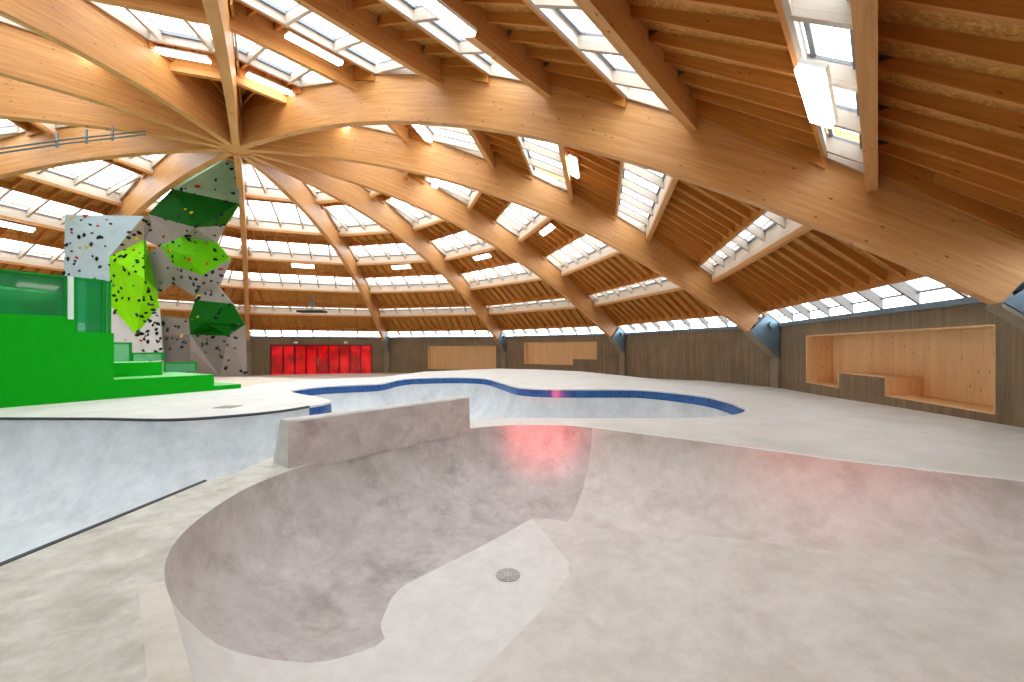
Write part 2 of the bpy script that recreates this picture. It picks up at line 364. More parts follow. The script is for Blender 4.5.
for kb in range(12):
    ph=th(kb+.5); nv=Vector((math.sin(ph),math.cos(ph),0)); tv=Vector((math.cos(ph),-math.sin(ph),0)); C=Vector((CX,CY,0))
    def pt(D,t,z): return C+nv*D+tv*t+Vector((0,0,z))
    near=kb in (5,6,4)
    for i in range(6):
        D=PD[i]; hw=D*TAN15-AW/2/COS15; z=PZ[i]
        mb=MB(); hi=hw-PW*TAN15
        H=JB+JH
        a=[pt(D-PW,-hi,z),pt(D,-hw,z),pt(D,-hw,z+H),pt(D-PW,-hi,z+H)]; b=[pt(D-PW,hi,z),pt(D,hw,z),pt(D,hw,z+H),pt(D-PW,hi,z+H)]
        up=lambda q,h:[q[0]+Vector((0,0,h)),q[1]+Vector((0,0,h)),q[2],q[3]]
        lo=lambda q,h:[q[0],q[1],q[1]+Vector((0,0,h)),q[0]+Vector((0,0,h))]
        mb.hexa(lo(a,.12),lo(b,.12)); n0=len(mb.m); mb.hexa(up(a,.12),up(b,.12)); mb.m[n0+3]=1  # inner face above the bottom strip painted pale as if skylit
        o=mb.build('roof_purlin',[M['purlin'],M['reveal']])
        tag(o,'glulam purlin '+BAY[kb]+', '+RING[i],'roof beam','purlins between the arches')
    for i in range(7):
        D0,z0,D1,z1=ringline(i); sl=(z1-z0)/(D1-D0)
        def jz(D): return z0+(D-D0)*sl
        fr=(1,.25,.27,.5,.59,.79,.77)[i]
        DH=D0+(D1-D0)*fr if i>0 else D1
        # deck of the roof: OSB up to the header
        mb=MB(); T=JH
        De=DH+.03
        q=[pt(D0-PW,-(D0)*TAN15,jz(D0)+T),pt(D0-PW,(D0)*TAN15,jz(D0)+T),pt(De,De*TAN15,jz(De)+T),pt(De,-De*TAN15,jz(De)+T)]
        mb.face(q); mb.face([p+Vector((0,0,.05)) for p in q])
        c=mb.build('ceiling',M['osb']); tag(c,None,None,None,'structure')
        # joists
        lim=D1*TAN15; ts=[]
        t=.6
        while t<lim: ts+=[(t,1),(-t,1)]; t+=1.2
        t=0.
        while t<lim: ts+=[(t,0)] if t==0 else [(t,0),(-t,0)]; t+=1.2
        for t,main in ts:
            Ds=max(D0,(abs(t)+.20)/TAN15); Dn=D1 if main else DH
            if Dn-Ds<.15: continue
            w,h=(.075,JH) if main else (.06,.26)
            mb=MB(); zo=JH-h
            f=DH if main and i>0 else Dn
            mb.beam(pt(Ds,t,jz(Ds)+zo),pt(Dn,t,jz(Dn)+zo),w,h)
            j=mb.build('joist',M['joist'],c)
            if main and i>0 and Ds<DH:
                mb=MB(); mb.beam(pt(DH,t,jz(DH)-.004),pt(D1,t,jz(D1)-.004),w+.012,JH+.002); mb.build('pale_cladding',M['clad' if i<6 else 'clad_grey'],j)  # sleeve added to turn the joist pale where skylight strikes it
            elif main and i>0:
                j.data.materials[0]=M['clad']
            if main and kb in (5,6) and Ds==D0 and i>0:
                mb=MB(); mb.box(-.042,.042,.005,.15,.06,.2,0,Matrix.Translation(pt(D0,t,jz(D0)))@Matrix.Rotation(-ph,4,'Z')); mb.build('joist_hanger',M['hanger'],j)
        # edge trimmers along the arches, header and skylight lining, the lining toned pale as skylit
        for s in (-1,1):
            mb=MB(); a=.13
            Dd=max(D0,.9)
            mb.beam(pt(Dd,s*(Dd*TAN15-.125-.06),jz(Dd)-.22),pt(DH,s*(DH*TAN15-.125-.06),jz(DH)-.22),.05,JH+.22)
            mb.build('edge_trimmer',M['joist'],c)
            if i>0:
                mb=MB(); mb.beam(pt(DH,s*(DH*TAN15-.125-.06),jz(DH)-.02),pt(D1,s*(D1*TAN15-.125-.06),jz(D1)-.02),.05,JH+.02); mb.build('side_lining',M['clad'],c)
        if i>0:
            hw=DH*TAN15-.13
            mb=MB(); mb.beam(pt(DH-.03,-hw,jz(DH)-.02),pt(DH-.03,hw,jz(DH)-.02),.05,JH+.02); mb.build('header',M['joist'],c)
            mb=MB(); mb.beam(pt(DH+.02,-hw,jz(DH)-.02),pt(DH+.02,hw,jz(DH)-.02),.05,JH+.02); mb.build('header_lining',M['clad'],c)
            wn+=1; mb=MB(); T=JH+.02
            q=[pt(DH+.02,-(DH)*TAN15,jz(DH)+T),pt(DH+.02,(DH)*TAN15,jz(DH)+T),pt(D1+PW*.5,D1*TAN15,jz(D1)+T),pt(D1+PW*.5,-D1*TAN15,jz(D1)+T)]
            mb.face(q)
            w=mb.build('window_%d'%wn,M['skyglass']); tag(w,None,None,None,'structure')
            mb=MB(); hw1=D1*TAN15-.15
            mb.beam(pt(D1-.03,-hw1,jz(D1)+T-.05),pt(D1-.03,hw1,jz(D1)+T-.05),.05,.05); mb.beam(pt(DH+.10,-hw,jz(DH)+T-.11),pt(DH+.10,hw,jz(DH)+T-.11),.05,.1)
            for t,main in ts:
                if main and abs(t)<hw1:
                    Ds=max(DH,(abs(t)+.2)/TAN15)
                    if D1-Ds>.1: mb.beam(pt(Ds,t,jz(Ds)+T-.05),pt(D1,t,jz(D1)+T-.05),.1,.045)
            mb.build('window_frame',M['frame'],w)

# ------------------------------------------------------------------ perimeter wall
WCOR=[pol(21.3,k) for k in range(12)]
WNAME=['wall_back','wall_back_centre','wall_back_right','wall_right','wall_right_front','wall_front_right','wall_front','wall_front_left','wall_left_front','wall_left','wall_left_back','wall_back_left']
def wall_uv(kb,u,v=None):
    """photograph column -> distance along facet kb (and height when a row is given)"""
    A=Vector(WCOR[kb]); Bp=Vector(WCOR[(kb+1)%12]); d=(Bp-A).normalized(); m=(u-512)/F
    q=(m*A.y-A.x)/(d.x-m*d.y); s=A.y+d.y*q
    return (q,s) if v is None else (q,EYE+(V0-v)/F*s)
def facet_frame(kb):
    A=Vector(WCOR[kb]); Bp=Vector(WCOR[(kb+1)%12]); d=(Bp-A); L=d.length; d/=L
    out=Vector((-d.y,d.x)); mid=(A+Bp)/2
    if (mid-Vector((CX,CY))).dot(out)<0: out=-out
    return A,d,L,out
def W3(kb,a,dep,z):
    A,d,L,out=facet_frame(kb); p=A+d*a+out*dep; return Vector((p.x,p.y,z))
HOLES={}
HOLES[0]=[(270,345),(372,344.2),(372,374),(270,375.8)]
HOLES[1]=[(428,346),(496,346),(496,369.2),(428,369.8)]
HOLES[2]=[(524,342.2),(597,342),(597,359),(573,359.5),(573,365),(524,364)]
HOLES[4]=[(806,336),(995.5,323.3),(995.5,414),(885,396.3),(885,377.5),(839,373.5),(839,387.6),(806,383.3)]
holes={k:[wall_uv(k,u,v) for u,v in P] for k,P in HOLES.items()}
def flat_rect(P):     # make horizontal edges level: average heights of corners that belong together
    return P
def level(kb,groups):
    P=holes[kb]
    for g in groups:
        z=sum(P[i][1] for i in g)/len(g)
        for i in g: P[i]=(P[i][0],z)
    holes[kb]=P
level(0,[(0,1),(2,3)]); level(1,[(0,1),(2,3)]); level(2,[(0,1),(2,3),(4,5)]); level(4,[(0,1),(2,3,6,7),(4,5)])
def poly_with_hole(outer,hole):
    vs=[Vector(p) for p in outer]+[Vector(p) for p in (hole or [])]
    n=len(outer); es=[(i,(i+1)%n) for i in range(n)]; h=len(hole or [])
    es+=[(n+i,n+(i+1)%h) for i in range(h)]
    V,E_,Fc,_,_,_=delaunay_2d_cdt(vs,es,[],0,1e-6)
    out=[]
    for f in Fc:
        c=sum((V[i] for i in f),Vector((0,0)))/len(f)
        if inside(c,outer) and not (hole and inside(c,hole)): out.append([V[i] for i in f])
    return out
for kb in range(12):
    A,d,L,out=facet_frame(kb); mb=MB()
    outer=[(0,-.1),(L,-.1),(L,ZW),(0,ZW)]
    hl=holes.get(kb)
    tris=poly_with_hole(outer,hl)
    for tr in tris:
        mb.face([W3(kb,p.x,0,p.y) for p in tr],[(p.x+kb*11,p.y) for p in tr])
    # top and back
    mb.face([W3(kb,0,0,ZW),W3(kb,L,0,ZW),W3(kb,L,.35,ZW),W3(kb,0,.35,ZW)],[(0,0),(L,0),(L,.3),(0,.3)])
    for tr in tris:
        mb.face([W3(kb,p.x,.35,p.y) for p in tr],[(p.x,p.y) for p in tr])
    if hl:
        for i in range(len(hl)):
            p,q=hl[i],hl[(i+1)%len(hl)]
            mb.face([W3(kb,p[0],0,p[1]),W3(kb,q[0],0,q[1]),W3(kb,q[0],.35,q[1]),W3(kb,p[0],.35,p[1])],[(p[0],p[1]),(q[0],q[1]),(q[0]+.3,q[1]),(p[0]+.3,p[1])])
    w=mb.build(WNAME[kb],M['wall']); tag(w,None,None,None,'structure')
    mb=MB(); mb.beam(W3(kb,.1,.03,ZW-.03),W3(kb,L-.1,.03,ZW-.03),.22,.13); o=mb.build('trim_%d'%(kb+1),M['steel']); tag(o,None,None,None,'structure')
for n_,k in enumerate((0,1,2,3,4,5)):
    t=th(k); c=Vector((*pol(21.22,k),0)); mb=MB()
    mb.box(-.22,.22,-.1,.2,0,EYE-.4,0,Matrix.Translation(c)@Matrix.Rotation(-t,4,'Z'))
    o=mb.build('trim_%d'%(20+n_),M['pilaster']); tag(o,None,None,None,'structure')
# red glazed doors in bay 0
hl=holes[0]; a0,a1=hl[0][0],hl[1][0]; z1,z0=hl[0][1],hl[2][1]
dr=MB(); fw=.09
for a,b,c,e in ((a0,a1,z1-fw,z1),(a0,a1,z0,z0+fw*.6),(a0,a0+fw,z0,z1),(a1-fw,a1,z0,z1)):
    dr.hexa([W3(0,a,.05,c),W3(0,a,.17,c),W3(0,a,.17,e),W3(0,a,.05,e)],[W3(0,b,.05,c),W3(0,b,.17,c),W3(0,b,.17,e),W3(0,b,.05,e)])
nn=9
xs=[a0+fw+(a1-a0-2*fw)*i/nn for i in range(nn+1)]
for x in xs[1:-1]:
    dr.hexa([W3(0,x-.05,.04,z0),W3(0,x-.05,.14,z0),W3(0,x-.05,.14,z1),W3(0,x-.05,.04,z1)],[W3(0,x+.05,.04,z0),W3(0,x+.05,.14,z0),W3(0,x+.05,.14,z1),W3(0,x+.05,.04,z1)])
door=dr.build('door_1',M['red_frame']); tag(door,None,None,None,'structure')
for x,X in zip(xs,xs[1:]):
    mb=MB(); mb.face([W3(0,x,.11,z0),W3(0,X,.11,z0),W3(0,X,.11,z1),W3(0,x,.11,z1)]); mb.build('pane',M['redglass'],door)
mb=MB(); xm=xs[4]+.06; mb.tube([W3(0,xm,0.02,z0+.8),W3(0,xm,0.02,z0+1.5)],.025); mb.build('door_handle',plain('pale handle',(220,200,200),.3,.6),door)
# timber niches
def niche(kb,label,depth):
    P=holes[kb]; n=len(P)
    c=W3(kb,sum(p[0] for p in P)/n,.2,min(p[1] for p in P)); root=empty('seating_niche',c); tag(root,label,'wall niche','timber lined niches in the concrete wall')
    ob=[]
    amin=min(p[0] for p in P); amax=max(p[0] for p in P); zmin=min(p[1] for p in P); zmax=max(p[1] for p in P)
    mb=MB()
    for tr in poly_with_hole(P,None): mb.face([W3(kb,p.x,depth,p.y) for p in tr],[(p.y*1.0+kb,p.x) for p in tr])
    ob.append(mb.build('back_panel',M['niche']))
    for i in range(n):
        p,q=P[i],P[(i+1)%n]; L=math.hypot(p[0]-q[0],p[1]-q[1]); mb=MB()
        horiz=abs(p[1]-q[1])<abs(p[0]-q[0])
        nm='side_panel'
        if horiz: nm='soffit_panel' if abs(p[1]-zmax)<.05 else 'bench_seat'
        e=.03; mid=Vector(((p[0]+q[0])/2,(p[1]+q[1])/2))
        nr=Vector((-(q[1]-p[1]),q[0]-p[0])).normalized()
        if not inside(mid+nr*.05,P): nr=-nr
        mb.hexa([W3(kb,p[0],-.006,p[1]),W3(kb,p[0]+nr.x*e,-.006,p[1]+nr.y*e),W3(kb,p[0]+nr.x*e,depth,p[1]+nr.y*e),W3(kb,p[0],depth,p[1])],
                [W3(kb,q[0],-.006,q[1]),W3(kb,q[0]+nr.x*e,-.006,q[1]+nr.y*e),W3(kb,q[0]+nr.x*e,depth,q[1]+nr.y*e),W3(kb,q[0],depth,q[1])])
        ob.append(mb.build(nm,M['niche']))
    adopt(root,*ob)
niche(1,'plain rectangular timber lined niche in the far concrete wall',.45)
niche(2,'timber niche with one stepped corner, right of the plain one on the far wall',.45)
niche(4,'large timber lined bench niche with concrete blocks cut into it, in the right wall',.8)

# ------------------------------------------------------------------ floor, bowls
zd=DECK
def dz(L): return [at_z(u,v,zd) for u,v in L]
_p0=Vector(dz([(288,468.5)])[0]); _p1=Vector(dz([(470,428.6)])[0]); _d=(_p1-_p0).normalized(); _n=Vector((-_d.y,_d.x))
LIP=[tuple(_p0+_d*a+_n*.015) for a in (.32,.5,.9,1.4,1.9,2.3,2.6,(_p1-_p0).length-.03)]+dz([(508,425.3),(557,425.3),(592,428),(653,435.5),(723,444.5),(780,452),(842,460.5),(1024,482)])
LIP+=[(5.65,3.55),(5.75,2.9),(5.35,2.2),(4.4,1.45),(3.1,.95),(1.6,.75),(.3,.8),(-.5,1.02),(-1.0,1.33)]
LIP+=dz([(192.5,678),(183,643),(173,607),(164.6,581),(166.7,558),(177.5,539),(200,518),(240,491.5),(280,474)])
NSTR=11
def make_rim(P,sp,straight=()):
    out=[]; idx=[]
    C=catmull(P,sp)
    return C
FG=make_rim(LIP,.12)
POOL_PX=[(292,390.6),(320,386.6),(350,385),(375,384),(386,382.6),(396,380.2),(409.5,378.4),(432,377.6),(459,377.3),(484.5,378.3),(502,382.7),(517.6,387),(541,388.8),(576,389.2),(619,389.2),(640,389.6),(670,392),(705.6,396.4),(727,401.5),(741,406.5),(746,409.5),(741,413),(730,415),(706,417.3),(670,418.2),(600,418.2),(537,418.2),(490,418.5)]
POOL=dz(POOL_PX)
POOL+=[(-1.05,7.4),(-1.78,6.55),(-2.5,5.55),(-2.95,4.88)]
POOL+=dz([(237,473),(205,481),(103,523),(0,565)])
POOL+=[(-3.3,1.2),(-4.2,.3),(-6,-.2),(-8.2,.6),(-10.2,2.6),(-11.3,5.2),(-11.1,7.2)]
POOL+=dz([(0,418),(60,418.2),(100,418.3),(170,419.3),(230,415.8),(280,410.8),(309,406.2),(323,404),(330,402),(330.5,400.2),(315.6,396.4),(299,393.6)])
PR_=make_rim(POOL,.25)
# deck outline on the hall side
CREST=dz([(-60,377.5),(165,376.6),(215,376),(323,379),(380,377.2),(425,371.6),(497,368.6),(536,369.3),(579,371.2),(612,373)])
DECKP=CREST+[(10.2,19.5),(14,14),(12,-8),(-32,-8),(-32,17)]
def sstep(t): t=max(0,min(1,t)); return t*t*(3-2*t)
def deck_z(x,y):
    z=zd-.27*sstep((y-6)/10)*sstep((x-3.5)/5)
    if not inside((x,y),DECKP):
        d,_=nearest((x,y),DECKP); z-= .95*sstep(d/2.2)
    return max(z,0.0)
def cdt_mesh(pts,edges,keep):
    V,E_,Fc,_,_,_=delaunay_2d_cdt([Vector(p[:2]) for p in pts],edges,[],0,1e-5)
    out=[]
    for f in Fc:
        c=sum((V[i] for i in f),Vector((0,0)))/len(f)
        if keep(c): out.append(f)
    return V,out
def loop_edges(i0,n): return [(i0+i,i0+(i+1)%n) for i in range(n)]
BEI=dz([(150,394),(215,390.2),(240,387.6),(262,383.6),(323,379.3),(380,375.2),(425,371.6)])
BEIP=BEI+[(-4,40),(-40,40),(-40,10)]
WPOLY=[pol(21.32,k) for k in range(12)]
BANDP=dz([(138,585),(164.6,581),(173,607),(183,643),(192.5,678),(215,720),(150,720),(144,660)])
NEARP=[(-3.2,-3),(0.5,-3),(.3,.8),(-.5,1.02),(-1.0,1.33)]+[p for p in dz([(192.5,678),(183,643),(173,607),(164.6,581),(166.7,558),(177.5,539),(200,518),(240,491.5),(280,474),(319,464),(285,467),(237,473),(205,481),(103,523),(0,565)])]
pts=[];edges=[]
for ring in (WPOLY,FG,PR_):
    edges+=loop_edges(len(pts),len(ring)); pts+=list(ring)
b0=dz([(138,585),(144,640),(152,730)])
edges+=[(len(pts)+i,len(pts)+i+1) for i in range(2)]; pts+=b0
edges+=[(len(pts)+i,len(pts)+i+1) for i in range(len(CREST)-1)]; pts+=CREST
edges+=[(len(pts)+i,len(pts)+i+1) for i in range(len(BEI)-1)]; pts+=BEI
x=-32
while x<13:
    y=-7
    while y<38:
        p=(x+random.uniform(-.02,.02),y+random.uniform(-.02,.02))
        if inside(p,WPOLY) and not inside(p,FG) and not inside(p,PR_):
            near_=x>-14 and y<27
            if nearest(p,FG)[0]>.2 and nearest(p,PR_)[0]>.25: pts.append(p)
        y+=.7
    x+=.7
V,Fc=cdt_mesh(pts,edges,lambda c:inside(c,WPOLY) and not inside(c,FG) and not inside(c,PR_))
mb=MB(); Z=[deck_z(v.x,v.y) for v in V]
for f in Fc:
    c=sum((V[i] for i in f),Vector((0,0)))/len(f)
    mi=0
    if inside(c,BANDP): mi=2
    elif inside(c,NEARP): mi=1
    elif not inside(c,DECKP) or inside(c,BEIP): mi=3
    mb.face([(V[i].x,V[i].y,Z[i]) for i in f],None,mi)
fl=mb.build('floor',[M['deck'],M['near'],M['band'],M['hall']],merge=True,smooth=True); tag(fl,None,None,None,'structure')
def rings(rim,offs,sp):
    out=[]; n=len(rim)
    area=sum(rim[i][0]*rim[(i+1)%n][1]-rim[(i+1)%n][0]*rim[i][1] for i in range(n))
    sg=1 if area>0 else -1
    for d in offs:
        last=None
        for i in range(n):
            a,b=rim[i-1],rim[(i+1)%n]; tx,ty=b[0]-a[0],b[1]-a[1]; l=math.hypot(tx,ty)
            p=(rim[i][0]-sg*ty/l*d,rim[i][1]+sg*tx/l*d)
            if not inside(p,rim): continue
            if nearest(p,rim)[0]<d*.985-.001: continue
            if last and math.dist(p,last)<max(.03,sp*.45): continue
            out.append(p); last=p
    return out
def circ(t): t=max(0.,min(1.,t)); return math.sqrt(max(0,1-(1-t)**2))
# --- foreground bowl
RAD_AT=[((-2.2,4.6),1.5),((-1.4,5.8),1.62),((-.75,6.6),1.6),((.6,6.95),1.6),((1.4,6.6),1.4),((3,5.5),.95),((5.1,4.0),.7),((5.5,2.2),.8),((1.6,.75),.9),((-1,1.33),1.1),((-2.1,2.3),1.25),((-2.5,3.4),1.45)]
def fg_rad(p):
    w=0;s=0
    for q,r in RAD_AT:
        k=1/(.05+math.dist(p,q)**2)**1.5; w+=k; s+=k*r
    return s/w
FGRAD=[fg_rad(p) for p in FG]
def fg_floor(x,y):
    a=(x-.6)*.83-(y-5)*.56*.3
    return zd-1.0+.52*sstep((x-.9)/4.6)
def fg_z(x,y):
    d,i=nearest((x,y),FG); r=fg_rad((x,y))
    zf=fg_floor(x,y); return zd+(zf-zd)*circ(d/r), d/r
n=len(FG)
area=sum(FG[i][0]*FG[(i+1)%n][1]-FG[(i+1)%n][0]*FG[i][1] for i in range(n)); sg=1 if area>0 else -1
pts=list(FG); edges=loop_edges(0,n)
for fr in (.004,.015,.035,.065,.105,.155,.215,.285,.365,.45,.54,.63,.73,.83,.92,1.0,1.1):
    last=None
    for i in range(n):
        a,b=FG[i-1],FG[(i+1)%n]; tx,ty=b[0]-a[0],b[1]-a[1]; l=math.hypot(tx,ty); d=fr*FGRAD[i]
        p=(FG[i][0]-sg*ty/l*d,FG[i][1]+sg*tx/l*d)
        if not inside(p,FG) or nearest(p,FG)[0]<d*.97-.002: continue
        if last and math.dist(p,last)<.05: continue
        pts.append(p); last=p
def fl_px(u,v):       # photograph point -> bowl floor
    x,y=at_z(u,v,zd-1.0)
    for _ in range(20): x,y=at_z(u,v,fg_floor(x,y))
    return x,y
PADL=[fl_px(530,515),fl_px(574,569),fl_px(540,612),fl_px(470,684),fl_px(430,730)]
PADP=PADL+[(-3,.5),(-3,6),(0,6.2)]
def bowl_px(u,v):
    s=1.2
    while s<9:
        x,y=(u-512)/F*s,s; z=EYE+(V0-v)/F*s
        if inside((x,y),FG) and z<=fg_z(x,y)[0]: break
        s+=.01
    return x,y
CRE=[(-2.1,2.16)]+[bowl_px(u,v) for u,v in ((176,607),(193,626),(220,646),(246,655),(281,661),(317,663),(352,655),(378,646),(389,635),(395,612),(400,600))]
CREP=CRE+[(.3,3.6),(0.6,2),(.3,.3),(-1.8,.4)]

SEAM=[dz([(592,428)])[0]]; q1=fl_px(566,524)
SEAM=[(SEAM[0][0]+(q1[0]-SEAM[0][0])*t,SEAM[0][1]+(q1[1]-SEAM[0][1])*t) for t in [j/10 for j in range(11)]]

x=-2.6
while x<6:
    y=.6
    while y<7.2:
        p=(x+random.uniform(-.03,.03),y+random.uniform(-.03,.03))
        if inside(p,FG):
            d,i=nearest(p,FG)
            if d/FGRAD[int(i)%n]>1.08: pts.append(p)
        y+=.22
    x+=.22
V,Fc=cdt_mesh(pts,edges,lambda c:inside(c,FG))
Z=[]
for v in V:
    z,_=fg_z(v.x,v.y); Z.append(z)
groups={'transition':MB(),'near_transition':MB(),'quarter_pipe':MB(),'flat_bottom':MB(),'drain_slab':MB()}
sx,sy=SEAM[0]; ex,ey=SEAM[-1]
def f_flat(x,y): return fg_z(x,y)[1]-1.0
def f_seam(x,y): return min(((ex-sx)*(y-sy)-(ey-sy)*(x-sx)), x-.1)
def poly_f(P):
    return lambda x,y: (1 if inside((x,y),P) else -1)*nearest((x,y),P)[0]
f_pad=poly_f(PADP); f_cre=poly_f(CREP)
def clip(poly,f):
    val=[f(p[0],p[1]) for p in poly]
    if all(v>=0 for v in val): return [poly],[]
    if all(v<=0 for v in val): return [],[poly]
    A,Bq=[],[]
    for i in range(len(poly)):
        p,q=poly[i],poly[(i+1)%len(poly)]; v,w=val[i],val[(i+1)%len(poly)]
        if v>=0: A.append(p)
        if v<=0: Bq.append(p)
        if v*w<0:
            t=v/(v-w); m=tuple(p[k]+(q[k]-p[k])*t for k in range(3)); A.append(m); Bq.append(m)
    return ([A] if len(A)>2 else []),([Bq] if len(Bq)>2 else [])
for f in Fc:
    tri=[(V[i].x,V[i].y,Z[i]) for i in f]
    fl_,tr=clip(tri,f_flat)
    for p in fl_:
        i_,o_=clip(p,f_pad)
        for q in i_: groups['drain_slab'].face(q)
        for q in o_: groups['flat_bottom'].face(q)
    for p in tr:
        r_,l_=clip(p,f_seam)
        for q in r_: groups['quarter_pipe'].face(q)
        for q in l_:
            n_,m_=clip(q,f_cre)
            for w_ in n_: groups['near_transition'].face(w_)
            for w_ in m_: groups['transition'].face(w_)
fgroot=empty('skate_bowl',(0.5,4.2,zd-1.0)); tag(fgroot,'grey concrete skate bowl filling the foreground, with a round drain in its floor','skate bowl')
MT={'transition':'trans','near_transition':'pad','quarter_pipe':'quarter','flat_bottom':'flat','drain_slab':'pad'}  # near transition pale as lit, left side darker: crease shading painted in
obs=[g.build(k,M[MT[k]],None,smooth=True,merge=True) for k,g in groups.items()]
# shared normals across the parts: keep it smooth enough through fine rings
gx,gy=fl_px(508,575); gz=fg_floor(gx,gy)
mb=MB(); rr=.125
prev=None
for a in range(5):
    r0=rr*(a+.25)/5; r1=rr*(a+.85)/5
    for q in range(24):
        t0,t1=q*math.pi/12,(q+1)*math.pi/12
        mb.face([(gx+r*math.cos(t),gy+r*math.sin(t),gz+.008) for r,t in ((r0,t0),(r1,t0),(r1,t1),(r0,t1))])
for q in range(8):
    t=q*math.pi/4; mb.beam((gx,gy,gz+.004),(gx+rr*math.cos(t),gy+rr*math.sin(t),gz+.004),.012,.005)
dg=mb.build('drain_grate',plain('dull drain metal',(200,199,193),.6,0))
mb=MB()
mb.face([(gx+rr*1.02*math.cos(q*math.pi/12),gy+rr*1.02*math.sin(q*math.pi/12),gz+.003) for q in range(24)])
dh=mb.build('drain_hole',plain('drain shadow',(150,150,145),.8))
# pale strip painted as the highlight along the straight quarter's edge
LIPSEG=[p for p in FG if p[0]>.2 and p[1]>3.6]
m0=MB()
for a,b in zip(LIPSEG,LIPSEG[1:]):
    if math.dist(a,b)>.5: continue
    t=(Vector(b)-Vector(a)).normalized(); q=Vector((-t.y,t.x))
    if inside(Vector(a)+q*.1,FG): q=-q
    m0.face([(*a,zd+.004),(*b,zd+.004),(*(Vector(b)+q*.06),zd+.004),(*(Vector(a)+q*.06),zd+.004)])
lipo=m0.build('lip_edge',M['lip'],None,merge=True)
adopt(fgroot,*obs,dg,dh,lipo)
# --- pool
NP=len(PR_)
def pool_z(x,y):
    d,i=nearest((x,y),PR_); r=1.75; dep=1.75
    return zd-dep*circ(d/r), d/r
pts=list(PR_); edges=loop_edges(0,NP)
pts+=rings(PR_,[.008,.03,.06,.11,.18,.27,.37,.48,.6,.75,.9,1.05,1.2,1.4,1.6,1.75],.25)
x=-11.5
while x<6:
    y=-.5
    while y<19.5:
        p=(x+random.uniform(-.05,.05),y+random.uniform(-.05,.05))
        if inside(p,PR_) and nearest(p,PR_)[0]>1.85: pts.append(p)
        y+=.4
    x+=.4
V,Fc=cdt_mesh(pts,edges,lambda c:inside(c,PR_))
mb=MB(); Z=[pool_z(v.x,v.y)[0] for v in V]
for f in Fc: mb.face([(V[i].x,V[i].y,Z[i]) for i in f])
proot=empty('pool_bowl',(-2,10,zd-1.75)); tag(proot,'pale kidney shaped skate pool with blue tiled rim behind the foreground bowl','skate pool')
pb=mb.build('pool_shell',M['pool'],smooth=True,merge=True)
area=sum(PR_[i][0]*PR_[(i+1)%NP][1]-PR_[(i+1)%NP][0]*PR_[i][1] for i in range(NP)); sg=1 if area>0 else -1
def strip(P,z0,z1,off0,off1,name,mat,cond):
    mb=MB(); u=0; n=len(P)
    for i in range(n):
        a,b=P[i],P[(i+1)%n]; L=math.dist(a,b)
        if cond(((a[0]+b[0])/2,(a[1]+b[1])/2)):
            def off(j,o):
                p,q=P[j-1],P[(j+1)%n]; tx,ty=q[0]-p[0],q[1]-p[1]; l=math.hypot(tx,ty); return (P[j%n][0]-sg*ty/l*o,P[j%n][1]+sg*tx/l*o)
            j=(i+1)%n
            A0,A1,B0_,B1=off(i,off0),off(i,off1),off(j,off0),off(j,off1)
            mb.face([(*A0,z0),(*B0_,z0),(*B1,z1),(*A1,z1)],[(u,0),(u+L,0),(u+L,abs(z1-z0)),(u,abs(z1-z0))])
        u+=L
    return mb.build(name,mat,smooth=True,merge=True)
tipx=dz([(309,406)])[0]
def on_tile(p): return (p[1]>7.0 and p[0]>-1.2) or p[1]>10.2 or (p[0]>tipx[0] and p[1]>8.8)
tb=strip(PR_,zd-.035,zd-.27,.012,.03,'tile_band',M['tile'],on_tile)
cp=strip(PR_,zd+.002,zd-.04,-.06,.016,'coping',M['pad'],on_tile)
# steel coping on the left part
def steel_run(px):
    P=dz(px); P=catmull(P,.25,False); mb=MB(); mb.tube([(x,y,zd-.012) for x,y in P],.028,8); return mb.build('steel_coping',M['coping'],smooth=True)
s1=steel_run([(-60,418),(0,418),(60,418.2),(100,418.3),(170,419.3),(230,415.8),(280,410.8),(309,406.2)])
s2=steel_run([(-60,592),(0,565),(103,523),(205,481)])
adopt(proot,pb,tb,cp,s1,s2)
# --- raised ledge between the bowls
P0=Vector(at_z(288,468.5,zd)); P1=Vector(at_z(470,428.6,zd)); dd=(P1-P0).normalized(); nb=Vector((-dd.y,dd.x))   # nb: away from camera
ZT=EYE-.82
def lp(a,o,z): p=P0+dd*a+nb*o; return Vector((p.x,p.y,z))
LL=(P1-P0).length
root=empty('concrete_ledge',lp(LL/2,.1,zd)); tag(root,'raised mauve concrete wall extension between the foreground bowl and the pool','concrete ledge')
mb=MB(); N_=12
def sec(a):
    return [lp(a,0,zd-.06),lp(a,.008,zd+.25),lp(a,.015,ZT-.02),lp(a,.03,ZT),lp(a,.20,ZT),lp(a,.22,ZT-.02),lp(a,.45,zd-.06)]
S=[sec(LL*i/N_) for i in range(N_+1)]
top=MB()
for A,Bq in zip(S,S[1:]):
    for i in range(2): mb.face([A[i],A[i+1],Bq[i+1],Bq[i]])
    for i in range(2,6): top.face([A[i],A[i+1],Bq[i+1],Bq[i]])
body=mb.build('front_face',M['ledge'],merge=True)
top.face(list(reversed(S[0]))); top.face(S[-1])
tp=top.build('cap_and_back',M['ledge_pale'],merge=True)
adopt(root,body,tp)
# inspection plate on the peninsula
px,py=at_z(228,407,zd); mb=MB(); mb.prism([(px-.2,py-.2),(px+.2,py-.2),(px+.2,py+.2),(px-.2,py+.2)],zd+.002,zd+.012)
tag(mb.build('floor_plate',plain('grey floor plate',(150,150,138),.5,.3)),'small square grey cover plate set in the pale deck before the green steps','cover plate')

